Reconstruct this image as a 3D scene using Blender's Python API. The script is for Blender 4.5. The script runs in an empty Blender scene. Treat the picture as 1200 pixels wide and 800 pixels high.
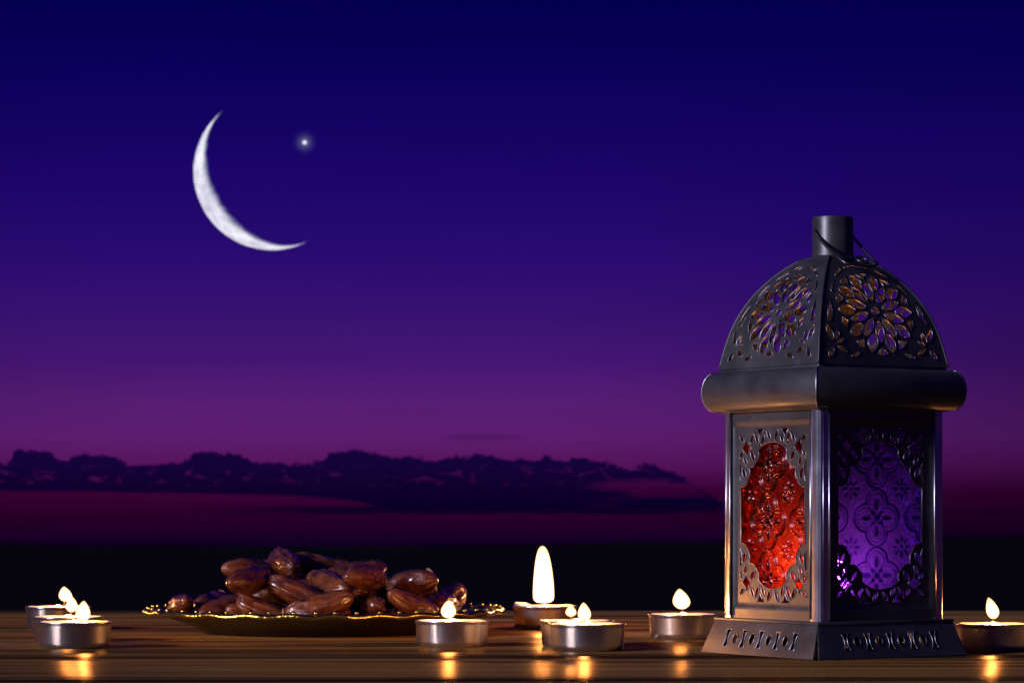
import bpy, bmesh, math, random
import numpy as np
from mathutils import Vector, Matrix, noise
from mathutils.geometry import delaunay_2d_cdt

R = math.radians
PI = math.pi
scene = bpy.context.scene
col = scene.collection

# ------------------------------------------------------------------ camera
F = 3500.0            # focal length in photo pixels (1200 wide)
HZ = 594.0            # eye-level row of the photograph
CAMH = 0.0707         # lens height above the table top
cam_d = bpy.data.cameras.new('camera')
cam_d.sensor_width = 36.0
cam_d.lens = 36.0 * F / 1200.0
cam_d.shift_y = (HZ - 400.0) / 1200.0
cam_d.clip_start = 0.02
cam_d.clip_end = 200000.0
cam_d.dof.use_dof = True
cam_d.dof.focus_distance = 1.40
cam_d.dof.aperture_fstop = 64.0
cam_d.dof.aperture_blades = 0
cam = bpy.data.objects.new('camera', cam_d)
col.objects.link(cam)
cam.location = (0, 0, CAMH)
cam.rotation_euler = (R(90), 0, 0)
scene.camera = cam

def on_plane(px, py, z=0.0):
    """point on the horizontal plane at height z seen at a pixel"""
    y = (CAMH - z) * F / (py - HZ)
    return Vector(((px - 600) / F * y, y, z))

def at(px, y, z=0.0):
    return Vector(((px - 600) / F * y, y, z))

# ------------------------------------------------------------------ render settings
scene.view_settings.view_transform = 'Standard'
scene.view_settings.look = 'None'
scene.view_settings.exposure = 0.0
scene.view_settings.gamma = 1.0
scene.render.engine = 'CYCLES'
cy = scene.cycles
cy.use_denoising = True
cy.max_bounces = 8
cy.diffuse_bounces = 3
cy.glossy_bounces = 5
cy.transmission_bounces = 8
cy.transparent_max_bounces = 16
cy.sample_clamp_indirect = 4.0
cy.sample_clamp_direct = 0.0
cy.caustics_reflective = True
cy.caustics_refractive = False

def lin(c):
    return tuple(((v / 255) / 12.92 if v / 255 <= 0.04045 else ((v / 255 + 0.055) / 1.055) ** 2.4) for v in c)

# ------------------------------------------------------------------ node helpers
class NT:
    def __init__(self, tree):
        self.t = tree
        self.n = tree.nodes
        self.l = tree.links
    def node(self, kind, **kw):
        nd = self.n.new(kind)
        for k, v in kw.items():
            setattr(nd, k, v)
        return nd
    def put(self, sock, v):
        if isinstance(v, bpy.types.NodeSocket):
            self.l.new(v, sock)
        else:
            sock.default_value = v
    def m(self, op, a, b=None, c=None, clamp=False):
        nd = self.n.new('ShaderNodeMath')
        nd.operation = op
        nd.use_clamp = clamp
        self.put(nd.inputs[0], a)
        if b is not None: self.put(nd.inputs[1], b)
        if c is not None: self.put(nd.inputs[2], c)
        return nd.outputs[0]
    def remap(self, v, a, b, c=0.0, d=1.0, smooth=False):
        nd = self.n.new('ShaderNodeMapRange')
        if smooth: nd.interpolation_type = 'SMOOTHSTEP'
        self.put(nd.inputs[0], v)
        for i, q in enumerate((a, b, c, d)): self.put(nd.inputs[i + 1], q)
        return nd.outputs[0]
    def mix(self, f, a, b, blend='MIX'):
        nd = self.n.new('ShaderNodeMix')
        nd.data_type = 'RGBA'
        nd.blend_type = blend
        self.put(nd.inputs[0], f)
        self.put(nd.inputs[6], a)
        self.put(nd.inputs[7], b)
        return nd.outputs[2]
    def ramp(self, v, stops, interp='LINEAR'):
        nd = self.n.new('ShaderNodeValToRGB')
        e = nd.color_ramp.elements
        nd.color_ramp.interpolation = interp
        while len(e) > 1: e.remove(e[-1])
        e[0].position = stops[0][0]
        e[0].color = (*stops[0][1], 1)
        for p, c in stops[1:]:
            el = e.new(p)
            el.color = (*c, 1)
        self.put(nd.inputs[0], v)
        return nd.outputs[0]
    def curve(self, v, pts):
        nd = self.n.new('ShaderNodeFloatCurve')
        c = nd.mapping.curves[0]
        c.points[0].location = pts[0]
        c.points[1].location = pts[-1]
        for p in pts[1:-1]: c.points.new(*p)
        for p in c.points: p.handle_type = 'AUTO_CLAMPED'
        nd.mapping.update()
        self.put(nd.inputs[1], v)
        return nd.outputs[0]
    def vec(self, x, y, z):
        nd = self.n.new('ShaderNodeCombineXYZ')
        for i, q in enumerate((x, y, z)): self.put(nd.inputs[i], q)
        return nd.outputs[0]
    def noise(self, v, scale, detail=4.0, rough=0.5, dist=0.0):
        nd = self.n.new('ShaderNodeTexNoise')
        self.put(nd.inputs['Vector'], v)
        nd.inputs['Scale'].default_value = scale
        nd.inputs['Detail'].default_value = detail
        nd.inputs['Roughness'].default_value = rough
        nd.inputs['Distortion'].default_value = dist
        return nd.outputs[0]

# ------------------------------------------------------------------ world: dusk sky with a cloud bank
world = bpy.data.worlds.new('World')
scene.world = world
world.use_nodes = True
w = NT(world.node_tree)
w.n.clear()
tc = w.node('ShaderNodeTexCoord')
sep = w.node('ShaderNodeSeparateXYZ')
w.l.new(tc.outputs['Generated'], sep.inputs[0])
dx, dy, dz = sep.outputs
hyp = w.m('SQRT', w.m('ADD', w.m('MULTIPLY', dx, dx), w.m('MULTIPLY', dy, dy)))
el = w.m('MULTIPLY', w.m('DIVIDE', dz, w.m('MAXIMUM', hyp, 0.001)), F)      # height above eye level
az = w.m('MULTIPLY', w.m('ARCTAN2', dx, dy), F)                             # bearing from straight ahead
sky_rows = [  # (photo row, colour) from zenith side down to the horizon
    (0, (4, 0, 80)), (60, (7, 0, 87)), (150, (20, 3, 98)), (230, (30, 7, 106)), (300, (42, 11, 112)),
    (360, (54, 17, 114)), (420, (68, 22, 115)), (470, (86, 29, 116)), (510, (92, 29, 110)), (545, (86, 20, 90)),
    (575, (58, 2, 52)), (605, (40, 0, 40)), (628, (24, 0, 38)), (645, (9, 0, 30))]
lo, hi = -60.0, 600.0
stops = sorted([(((HZ - r) - lo) / (hi - lo), lin(c)) for r, c in sky_rows])
grad = w.ramp(w.remap(el, lo, hi), stops)
# afterglow fades away from the bearing where the sun went down
away = w.m('ABSOLUTE', w.m('SUBTRACT', az, -200.0))
glow = w.remap(away, 150.0, 1100.0, 1.0, 0.40, smooth=True)
low = w.remap(el, 120.0, 480.0, 1.0, 0.35, smooth=True)
fade = w.m('ADD', w.m('MULTIPLY', glow, low), w.m('SUBTRACT', 1.0, low))
skyc = w.mix(1.0, grad, w.vec(fade, fade, w.m('POWER', fade, 0.85)), 'MULTIPLY')
# faint brightness drift so the air is not perfectly even
p2 = w.vec(w.m('DIVIDE', az, 900.0), w.m('DIVIDE', el, 160.0), 0.0)
drift = w.remap(w.noise(p2, 1.6, 3.0), 0.3, 0.7, 0.95, 1.05)
skyc = w.mix(1.0, skyc, w.vec(drift, drift, drift), 'MULTIPLY')
# cloud bank: ragged cumulus tops over flat dark bases
U = w.m('DIVIDE', az, 100.0)
V = w.m('DIVIDE', el, 100.0)
pc = w.vec(U, w.m('MULTIPLY', V, 1.5), 3.7)
n_big = w.noise(pc, 1.7, 2.0, 0.5)
n_mid = w.noise(pc, 5.0, 6.0, 0.62, 0.3)
n_fine = w.noise(w.vec(U, w.m('MULTIPLY', V, 1.3), 9.1), 13.0, 5.0, 0.65, 0.4)
tops = [(-60, 540), (0, 540), (14, 545), (24, 527), (60, 529), (84, 540), (95, 533), (135, 534), (160, 543), (215, 540), (232, 530), (275, 531),
        (300, 540), (340, 544), (378, 538), (385, 531), (432, 528), (452, 534), (490, 533), (505, 539), (555, 534), (620, 537),
        (655, 537), (720, 544), (740, 549), (755, 546), (775, 550), (800, 560), (850, 590)]
taz = [(min(1, max(0, (x - 600 + 700) / 1000)), (HZ - r) / 100) for x, r in tops]
T = w.m('MULTIPLY', w.curve(w.remap(az, -700.0, 300.0), taz), 100.0)
T = w.m('ADD', T, w.m('MULTIPLY', w.m('SUBTRACT', n_mid, 0.5), 20.0))
T = w.m('ADD', T, w.m('MULTIPLY', w.m('SUBTRACT', n_fine, 0.5), 13.0))
bots = [(-60, 575), (0, 575), (150, 577), (290, 579), (360, 582), (420, 588), (480, 600), (640, 600), (760, 599), (850, 597)]
B = w.m('MULTIPLY', w.curve(w.remap(az, -700.0, 300.0),
        [(min(1, max(0, (x - 600 + 700) / 1000)), (HZ - r + 20) / 100) for x, r in bots]), 100.0)
B = w.m('SUBTRACT', B, 20.0)
B = w.m('ADD', B, w.m('MULTIPLY', w.m('SUBTRACT', w.noise(w.vec(U, w.m('MULTIPLY', V, 6.0), 1.0), 1.2, 3.0), 0.5), 3.0))
up = w.remap(w.m('SUBTRACT', T, el), -1.2, 1.8, smooth=True)
dn = w.remap(w.m('SUBTRACT', el, B), -1.5, 2.0, smooth=True)
# gaps where the afterglow shows through the bank
band = w.m('MULTIPLY', w.remap(el, 20.0, 30.0, smooth=True), w.remap(el, 38.0, 52.0, 1.0, 0.0, smooth=True))
left = w.remap(az, -420.0, -260.0, 1.0, 0.62, smooth=True)
gapn = w.noise(w.vec(U, w.m('MULTIPLY', V, 2.6), 5.2), 4.2, 5.0, 0.62, 0.5)
gap = w.m('MULTIPLY', w.remap(gapn, 0.55, 0.65, smooth=True), w.m('MULTIPLY', band, left))
# right-hand tail breaks into streaks
tailgap = w.m('MULTIPLY', w.remap(az, 20.0, 160.0, smooth=True), w.remap(
    w.noise(w.vec(U, w.m('MULTIPLY', V, 7.0), 8.0), 0.9, 4.0), 0.46, 0.60, smooth=True))
tailgap = w.m('MULTIPLY', tailgap, w.remap(el, 40.0, 28.0, smooth=True))
cl = w.m('MULTIPLY', w.m('MULTIPLY', up, dn), w.m('SUBTRACT', 1.0, w.m('MAXIMUM', w.m('MULTIPLY', gap, 0.85), w.m('MULTIPLY', tailgap, 0.8))))
# thin flat streak under the bank and a faint one above
s1 = w.m('MULTIPLY', w.remap(w.m('ABSOLUTE', w.m('ADD', el, w.m('MULTIPLY', n_big, 6.0))), 2.0, 7.0, 1.0, 0.0, smooth=True),
         w.m('MULTIPLY', w.remap(az, -430.0, -180.0, smooth=True), w.remap(az, 180.0, 330.0, 1.0, 0.25, smooth=True)))
s2 = w.m('MULTIPLY', w.remap(w.m('ABSOLUTE', w.m('SUBTRACT', el, 82.0)), 0.0, 6.0, 0.28, 0.0, smooth=True),
         w.m('MULTIPLY', w.remap(az, -100.0, -50.0, smooth=True), w.remap(az, -20.0, 40.0, 1.0, 0.0, smooth=True)))
cl = w.m('MAXIMUM', w.m('MAXIMUM', cl, w.m('MULTIPLY', s1, 0.9)), s2)
ccol = w.mix(w.remap(el, 0.0, 60.0), (*lin((8, 0, 36)), 1), (*lin((15, 3, 56)), 1))
skyc = w.mix(w.m('MULTIPLY', cl, 0.97), skyc, ccol)
bg = w.node('ShaderNodeBackground')
w.l.new(skyc, bg.inputs['Color'])
bg.inputs['Strength'].default_value = 1.0
wo = w.node('ShaderNodeOutputWorld')
w.l.new(bg.outputs[0], wo.inputs[0])

# ------------------------------------------------------------------ sun lamp: cool key light standing in for an unseen studio softbox
SUN_AZ, SUN_EL = R(-125), R(16)           # bearing from +Y (left and behind the camera), elevation
sun_d = bpy.data.lights.new('key_sun', 'SUN')
sun_d.energy = 3.0
sun_d.angle = R(10)
sun_d.color = (0.78, 0.76, 1.0)
key_sun = bpy.data.objects.new('key_sun', sun_d)
col.objects.link(key_sun)
to_sun = Vector((math.sin(SUN_AZ) * math.cos(SUN_EL), math.cos(SUN_AZ) * math.cos(SUN_EL), math.sin(SUN_EL)))
key_sun.rotation_euler = to_sun.to_track_quat('Z', 'Y').to_euler()

# ------------------------------------------------------------------ object helpers
def tag(o, label=None, cat=None, group=None, kind=None):
    if label: o['label'] = label
    if cat: o['category'] = cat
    if group: o['group'] = group
    if kind: o['kind'] = kind
    return o

def empty(name, loc=(0, 0, 0), rz=0.0):
    o = bpy.data.objects.new(name, None)
    o.empty_display_size = 0.02
    col.objects.link(o)
    o.location = loc
    o.rotation_euler = (0, 0, rz)
    return o

def link_mesh(name, me, mat=None, parent=None, smooth=None):
    if mat is not None and not me.materials: me.materials.append(mat)
    if smooth is not None:
        if smooth is True:
            for p in me.polygons: p.use_smooth = True
        else:
            for p in me.polygons: p.use_smooth = True
            me.set_sharp_from_angle(angle=R(smooth))
    o = bpy.data.objects.new(name, me)
    col.objects.link(o)
    if parent is not None: o.parent = parent
    return o

def pyd(name, verts, faces, mat=None, parent=None, smooth=None):
    me = bpy.data.meshes.new(name)
    me.from_pydata([tuple(v) for v in verts], [], faces)
    me.update()
    return link_mesh(name, me, mat, parent, smooth)

def bm_obj(name, bm, mat=None, parent=None, smooth=None):
    bmesh.ops.recalc_face_normals(bm, faces=bm.faces)
    me = bpy.data.meshes.new(name)
    bm.to_mesh(me)
    bm.free()
    return link_mesh(name, me, mat, parent, smooth)

def box(bm, x0, x1, y0, y1, z0, z1, bev=0.0, seg=2):
    vs = [bm.verts.new(p) for p in ((x0, y0, z0), (x1, y0, z0), (x1, y1, z0), (x0, y1, z0),
                                    (x0, y0, z1), (x1, y0, z1), (x1, y1, z1), (x0, y1, z1))]
    fs = [bm.faces.new([vs[i] for i in f]) for f in ((0, 3, 2, 1), (4, 5, 6, 7), (0, 1, 5, 4), (1, 2, 6, 5), (2, 3, 7, 6), (3, 0, 4, 7))]
    if bev > 0:
        es = list({e for f in fs for e in f.edges})
        bmesh.ops.bevel(bm, geom=es, offset=bev, segments=seg, profile=0.5, affect='EDGES')

def lathe(bm, prof, n=48, close=False, wob=None, center=(0, 0)):
    rings = []
    for (r, z) in prof:
        ring = []
        for i in range(n):
            a = 2 * PI * i / n
            rr, zz = (r, z) if wob is None else wob(r, z, a)
            ring.append(bm.verts.new((center[0] + rr * math.cos(a), center[1] + rr * math.sin(a), zz)))
        rings.append(ring)
    for k in range(len(rings) - 1):
        for i in range(n):
            j = (i + 1) % n
            bm.faces.new((rings[k][i], rings[k][j], rings[k + 1][j], rings[k + 1][i]))
    if close:
        bm.faces.new(rings[0])
        bm.faces.new(rings[-1])
    return rings

def tube(bm, pts, r, n=8, caps=True):
    pts = [Vector(p) for p in pts]
    rad = r if isinstance(r, (list, tuple)) else [r] * len(pts)
    rings = []
    t0 = (pts[1] - pts[0]).normalized()
    up = Vector((0, 0, 1)) if abs(t0.z) < 0.9 else Vector((1, 0, 0))
    nrm = t0.cross(up).normalized()
    for i, p in enumerate(pts):
        t = (pts[min(i + 1, len(pts) - 1)] - pts[max(i - 1, 0)]).normalized()
        nrm = (nrm - t * nrm.dot(t)).normalized()
        b = t.cross(nrm)
        rings.append([bm.verts.new(p + (nrm * math.cos(2 * PI * k / n) + b * math.sin(2 * PI * k / n)) * rad[i]) for k in range(n)])
    for a, b in zip(rings, rings[1:]):
        for k in range(n):
            bm.faces.new((a[k], a[(k + 1) % n], b[(k + 1) % n], b[k]))
    if caps:
        bm.faces.new(rings[0][::-1])
        bm.faces.new(rings[-1])

def spline(pts, n=8):
    P = [Vector(p) for p in pts]
    P = [P[0] * 2 - P[1]] + P + [P[-1] * 2 - P[-2]]
    out = []
    for i in range(1, len(P) - 2):
        for k in range(n):
            t = k / n
            a, b, c, d = P[i - 1], P[i], P[i + 1], P[i + 2]
            out.append(0.5 * ((2 * b) + (c - a) * t + (2 * a - 5 * b + 4 * c - d) * t * t + (3 * b - a - 3 * c + d) * t ** 3))
    out.append(P[-2])
    return out

# ------------------------------------------------------------------ materials
def principled(name, base, rough=0.5, metal=0.0, **kw):
    m = bpy.data.materials.new(name)
    m.use_nodes = True
    b = m.node_tree.nodes['Principled BSDF']
    b.inputs['Base Color'].default_value = (*base, 1)
    b.inputs['Roughness'].default_value = rough
    b.inputs['Metallic'].default_value = metal
    for k, v in kw.items(): b.inputs[k].default_value = v
    return m, NT(m.node_tree), b

def obj_coord(t):
    return t.node('ShaderNodeTexCoord').outputs['Object']

def bump(t, b, h, strength, dist):
    bp = t.node('ShaderNodeBump')
    bp.inputs['Strength'].default_value = strength
    bp.inputs['Distance'].default_value = dist
    t.put(bp.inputs['Height'], h)
    t.l.new(bp.outputs[0], b.inputs['Normal'])

# dark painted tin
def mat_tin(name, base, rough, metal, wear=1.0):
    m, t, b = principled(name, base, rough, metal)
    c = obj_coord(t)
    n1 = t.noise(c, 60.0, 5.0, 0.6)
    n2 = t.noise(c, 900.0, 2.0, 0.5)
    t.put(b.inputs['Roughness'], t.remap(n1, 0.3, 0.7, rough - 0.07 * wear, rough + 0.09 * wear))
    t.put(b.inputs['Base Color'], t.mix(t.remap(n1, 0.35, 0.7), (*base, 1), (*[v * 1.5 for v in base], 1)))
    bump(t, b, t.m('ADD', n1, t.m('MULTIPLY', n2, 0.25)), 0.12 * wear, 0.0006)
    return m
TIN = mat_tin('painted_tin', (0.062, 0.060, 0.066), 0.42, 0.55)
TIN_EDGE = mat_tin('pale_tin_edge', (0.24, 0.235, 0.26), 0.34, 1.0)  # paler, fully metallic tin for cut edges and collar seams
POST = mat_tin('highlight_tin', (0.44, 0.43, 0.48), 0.31, 1.0, 0.3)  # paler base colour paints in the highlight on posts and rolled edges
WIRE = mat_tin('wire', (0.10, 0.097, 0.105), 0.34, 0.95)

def mat_glass(name, tint, deep, clear):
    m = bpy.data.materials.new(name)
    m.use_nodes = True
    t = NT(m.node_tree)
    t.n.clear()
    c = obj_coord(t)
    n1 = t.noise(c, 90.0, 4.0, 0.6)
    th_ = t.node('ShaderNodeAttribute'); th_.attribute_name = 'thickness'     # thicker glass absorbs more
    f_ = t.m('MULTIPLY', t.remap(n1, 0.35, 0.68, 0.5, 1.0), t.remap(th_.outputs['Fac'], 0.05, 0.7, 1.0, 0.0))
    colr = t.mix(f_, (*deep, 1), (*tint, 1))
    tr = t.node('ShaderNodeBsdfTranslucent')
    t.l.new(colr, tr.inputs[0])
    rf = t.node('ShaderNodeBsdfRefraction')
    t.l.new(colr, rf.inputs[0])
    rf.inputs['Roughness'].default_value = 0.15
    rf.inputs['IOR'].default_value = 1.35
    gl = t.node('ShaderNodeBsdfGlossy')
    gl.inputs['Color'].default_value = (*[0.25 + 0.75 * v for v in tint], 1)
    gl.inputs['Roughness'].default_value = 0.20
    mx = t.node('ShaderNodeMixShader'); mx.inputs[0].default_value = clear
    t.l.new(tr.outputs[0], mx.inputs[1]); t.l.new(rf.outputs[0], mx.inputs[2])
    fr = t.node('ShaderNodeFresnel'); fr.inputs[0].default_value = 1.5
    m2 = t.node('ShaderNodeMixShader')
    t.l.new(t.m('ADD', fr.outputs[0], 0.06), m2.inputs[0])
    t.l.new(mx.outputs[0], m2.inputs[1]); t.l.new(gl.outputs[0], m2.inputs[2])
    out = t.node('ShaderNodeOutputMaterial')
    t.l.new(m2.outputs[0], out.inputs[0])
    return m
RED = mat_glass('red_glass', (0.50, 0.024, 0.004), (0.08, 0.0012, 0.001), 0.90)
VIOLET = mat_glass('violet_glass', (0.044, 0.012, 1.0), (0.007, 0.001, 0.24), 0.78)

# table wood
WOOD, t, b = principled('stained_wood', (0.1, 0.05, 0.02), 0.3)
oi = t.node('ShaderNodeObjectInfo')
c = obj_coord(t)
mp = t.node('ShaderNodeMapping'); t.l.new(c, mp.inputs[0])
mp.inputs['Scale'].default_value = (0.7, 9.0, 9.0)
off = t.vec(t.m('MULTIPLY', oi.outputs['Random'], 17.0), t.m('MULTIPLY', oi.outputs['Random'], 31.0), 0.0)
t.l.new(off, mp.inputs['Location'])
wp = t.noise(mp.outputs[0], 1.3, 3.0, 0.5)
mp2 = t.node('ShaderNodeMapping'); t.l.new(c, mp2.inputs[0]); mp2.inputs['Scale'].default_value = (3.0, 70.0, 40.0)
t.l.new(off, mp2.inputs['Location'])
gr = t.noise(mp2.outputs[0], 1.0, 6.0, 0.65, 0.6)
mp3 = t.node('ShaderNodeMapping'); t.l.new(c, mp3.inputs[0]); mp3.inputs['Scale'].default_value = (1.1, 12.0, 10.0)
t.l.new(off, mp3.inputs['Location'])
bandn = t.noise(mp3.outputs[0], 1.0, 4.0, 0.6, 0.4)
wc = t.ramp(t.m('ADD', t.m('MULTIPLY', bandn, 0.78), t.m('MULTIPLY', gr, 0.22)),
            [(0.38, (0.018, 0.008, 0.003)), (0.46, (0.080, 0.036, 0.010)), (0.54, (0.20, 0.097, 0.024)), (0.66, (0.34, 0.18, 0.050))])
t.l.new(wc, b.inputs['Base Color'])
sp = t.noise(c, 420.0, 3.0, 0.6)
t.put(b.inputs['Roughness'], t.remap(t.m('ADD', t.m('MULTIPLY', gr, 0.6), t.m('MULTIPLY', sp, 0.4)), 0.3, 0.7, 0.28, 0.48))
wh = t.m('ADD', t.m('MULTIPLY', gr, 0.7), t.m('ADD', t.m('MULTIPLY', bandn, 0.8), t.m('MULTIPLY', sp, 0.35)))
bump(t, b, wh, 0.22, 0.0012)
wd = t.node('ShaderNodeBsdfDiffuse'); t.l.new(wc, wd.inputs['Color']); wd.inputs['Roughness'].default_value = 0.4
wg = t.node('ShaderNodeBsdfGlossy'); wg.inputs['Color'].default_value = (1.0, 0.78, 0.55, 1)
t.put(wg.inputs['Roughness'], t.remap(t.m('ADD', t.m('MULTIPLY', gr, 0.6), t.m('MULTIPLY', sp, 0.4)), 0.3, 0.7, 0.17, 0.34))
for q_ in (wd, wg): t.l.new(b.inputs['Normal'].links[0].from_socket, q_.inputs['Normal'])
wm = t.node('ShaderNodeMixShader'); t.put(wm.inputs[0], t.remap(bandn, 0.35, 0.65, 0.05, 0.13))
t.l.new(wd.outputs[0], wm.inputs[1]); t.l.new(wg.outputs[0], wm.inputs[2])
t.l.new(wm.outputs[0], t.n['Material Output'].inputs[0])
t.n.remove(b)

FOIL, t, b = principled('aluminium_foil', (0.86, 0.85, 0.88), 0.26, 1.0)
c = obj_coord(t)
mpf = t.node('ShaderNodeMapping'); t.l.new(c, mpf.inputs[0]); mpf.inputs['Scale'].default_value = (300, 300, 60)
bump(t, b, t.noise(mpf.outputs[0], 1.0, 3.0), 0.18, 0.0006)

WAX, t, b = principled('candle_wax', (0.88, 0.80, 0.70), 0.35)
b.inputs['Subsurface Weight'].default_value = 0.25
b.inputs['Subsurface Radius'].default_value = (0.006, 0.003, 0.0015)
b.inputs['Subsurface Scale'].default_value = 0.6
c = obj_coord(t)
bump(t, b, t.noise(c, 260.0, 3.0), 0.15, 0.0008)
WICK, t, b = principled('charred_wick', (0.02, 0.013, 0.01), 0.9)

def mat_flame(name, k):
    """glowing gas: light gathers along the chord, so the rim of the flame stays thin and orange"""
    m = bpy.data.materials.new(name)
    m.use_nodes = True
    t = NT(m.node_tree)
    t.n.clear()
    e = t.node('ShaderNodeEmission')
    e.inputs[0].default_value = (1.0, 0.52, 0.21, 1); e.inputs[1].default_value = k
    out = t.node('ShaderNodeOutputMaterial'); t.l.new(e.outputs[0], out.inputs['Volume'])
    return m
FLAME = mat_flame('candle_flame', 1100.0)
FLAME_TALL = mat_flame('tall_candle_flame', 900.0)

PLATE, t, b = principled('black_glaze', (0.012, 0.010, 0.010), 0.28)
b.inputs['Specular IOR Level'].default_value = 0.35
GOLD, t, b = principled('gilded_edge', (0.62, 0.50, 0.10), 0.26, 1.0)
c = obj_coord(t)
bump(t, b, t.noise(c, 500.0, 3.0), 0.5, 0.001)

DATE, t, b = principled('date_skin', (0.10, 0.028, 0.01), 0.24)
oi = t.node('ShaderNodeObjectInfo')
c = obj_coord(t)
n1 = t.noise(c, 170.0, 4.0, 0.6)
base = t.mix(t.remap(n1, 0.3, 0.7), (0.030, 0.008, 0.005, 1), (0.30, 0.085, 0.018, 1))
base = t.mix(t.m('MULTIPLY', oi.outputs['Random'], 0.6), base, (0.075, 0.018, 0.008, 1))
t.l.new(base, b.inputs['Base Color'])
b.inputs['Coat Weight'].default_value = 1.0
b.inputs['Coat Roughness'].default_value = 0.11
b.inputs['Subsurface Weight'].default_value = 0.15
b.inputs['Subsurface Radius'].default_value = (0.004, 0.0015, 0.0006)
b.inputs['Subsurface Scale'].default_value = 1.0
mpd = t.node('ShaderNodeMapping'); t.l.new(c, mpd.inputs[0]); mpd.inputs['Scale'].default_value = (120, 500, 500)
bump(t, b, t.noise(mpd.outputs[0], 1.0, 4.0, 0.6, 0.5), 0.6, 0.0016)
STALK, t, b = principled('date_cap', (0.30, 0.17, 0.07), 0.6)

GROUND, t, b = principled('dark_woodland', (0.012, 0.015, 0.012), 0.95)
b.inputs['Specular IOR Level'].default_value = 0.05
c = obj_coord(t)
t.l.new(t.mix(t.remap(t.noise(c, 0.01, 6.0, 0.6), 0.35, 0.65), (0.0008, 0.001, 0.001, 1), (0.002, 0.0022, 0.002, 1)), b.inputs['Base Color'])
PAVING, t, b = principled('terrace_stone', (0.22, 0.20, 0.18), 0.8)
c = obj_coord(t)
t.l.new(t.mix(t.noise(c, 8.0, 6.0), (0.16, 0.145, 0.13, 1), (0.28, 0.26, 0.23, 1)), b.inputs['Base Color'])

# ------------------------------------------------------------------ setting: terrain and terrace
def terrain():
    rr = [0.0, 7.0, 9.0, 15, 30, 60, 110, 200, 350, 550, 800, 1100, 1500, 2000, 2600, 3200] + list(np.linspace(3600, 12000, 46))
    angs = []
    a = -180.0
    while a < 180.0 - 1e-6:
        angs.append(a)
        a += 0.35 if -21 <= a < 21 else (1.0 if -40 <= a < 40 else 4.0)
    vs, fs = [(0, 0, -0.95)], []
    n = len(angs)
    for r in rr[1:]:
        for a in angs:
            x, y = r * math.sin(R(a)), r * math.cos(R(a))
            if r <= 9: z = -0.95
            else:
                k = min(1.0, (r - 9) / 1100.0)
                z = -0.95 - 147.0 * (k * k * (3 - 2 * k))
            if r > 25:
                amp = min(1.0, r / 6000.0)
                q = Vector((x / 1500.0, y / 1500.0, 2.2))
                z += amp * 13.0 * noise.fractal(q, 1.0, 2.0, 5)
                z += amp * amp * 3.0 * noise.fractal(q * 9, 0.9, 2.1, 3)
                if r > 6000:      # the land rises gently to the right
                    z += 38.0 * max(0.0, math.sin(R(a))) * 5.0 * min(1.0, (r - 6000) / 6000.0) * (1 if abs(a) < 90 else 0)
            vs.append((x, y, z))
    for j in range(n):
        fs.append((0, 1 + j, 1 + (j + 1) % n))
    for k in range(len(rr) - 2):
        for j in range(n):
            a0 = 1 + k * n + j; a1 = 1 + k * n + (j + 1) % n
            fs.append((a0, a0 + n, a1 + n, a1))
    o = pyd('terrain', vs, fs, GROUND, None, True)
    tag(o, kind='structure')
terrain()
bm = bmesh.new(); box(bm, -3.2, 3.2, -2.2, 4.6, -0.93, -0.74, 0.01)
tag(bm_obj('terrace', bm, PAVING, None, 30), kind='structure')

# ------------------------------------------------------------------ wooden table
TX0, TX1, TY0 = -1.0, 1.0, 0.716
PW = 0.222
table = empty('wooden_table', (0, TY0, -0.74))
tag(table, 'rustic brown plank table with a satin stain carrying lantern and candles', 'table')
bm = bmesh.new(); box(bm, TX0, TX1, -PW / 2 + 0.0007, PW / 2 - 0.0007, -0.034, 0.0, 0.0022, 3)
bmesh.ops.recalc_face_normals(bm, faces=bm.faces)
plank_me = bpy.data.meshes.new('plank'); bm.to_mesh(plank_me); bm.free()
NPL = 6
for k in range(NPL):
    o = link_mesh('plank', plank_me, WOOD, table, 30 if k == 0 else None)
    o.location = (0, PW * (k + 0.5), 0.74)
TD = PW * NPL
for name, ext in (('apron', (TX0 + .08, TX1 - .08, .06, .085, .62, .7055)), ('apron', (TX0 + .08, TX1 - .08, TD - .085, TD - .06, .62, .7055))):
    bm = bmesh.new(); box(bm, *ext, 0.002); bm_obj(name, bm, WOOD, table, 30)
for sx in (TX0 + .04, TX1 - .11):
    for sy in (.05, TD - .12):
        bm = bmesh.new(); box(bm, sx, sx + .07, sy, sy + .07, 0.0, .7055, 0.004)
        bm_obj('leg', bm, WOOD, table, 30)

# ------------------------------------------------------------------ pierced sheet metal
def in_poly(pts, poly):
    """vectorised point in polygon"""
    x, y = pts[:, 0], pts[:, 1]
    inside = np.zeros(len(pts), bool)
    n = len(poly)
    for i in range(n):
        x1, y1 = poly[i]; x2, y2 = poly[(i + 1) % n]
        if y1 == y2: continue
        cnd = (y1 > y) != (y2 > y)
        xi = (x2 - x1) * (y - y1) / (y2 - y1) + x1
        inside ^= cnd & (x < xi)
    return inside

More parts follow.
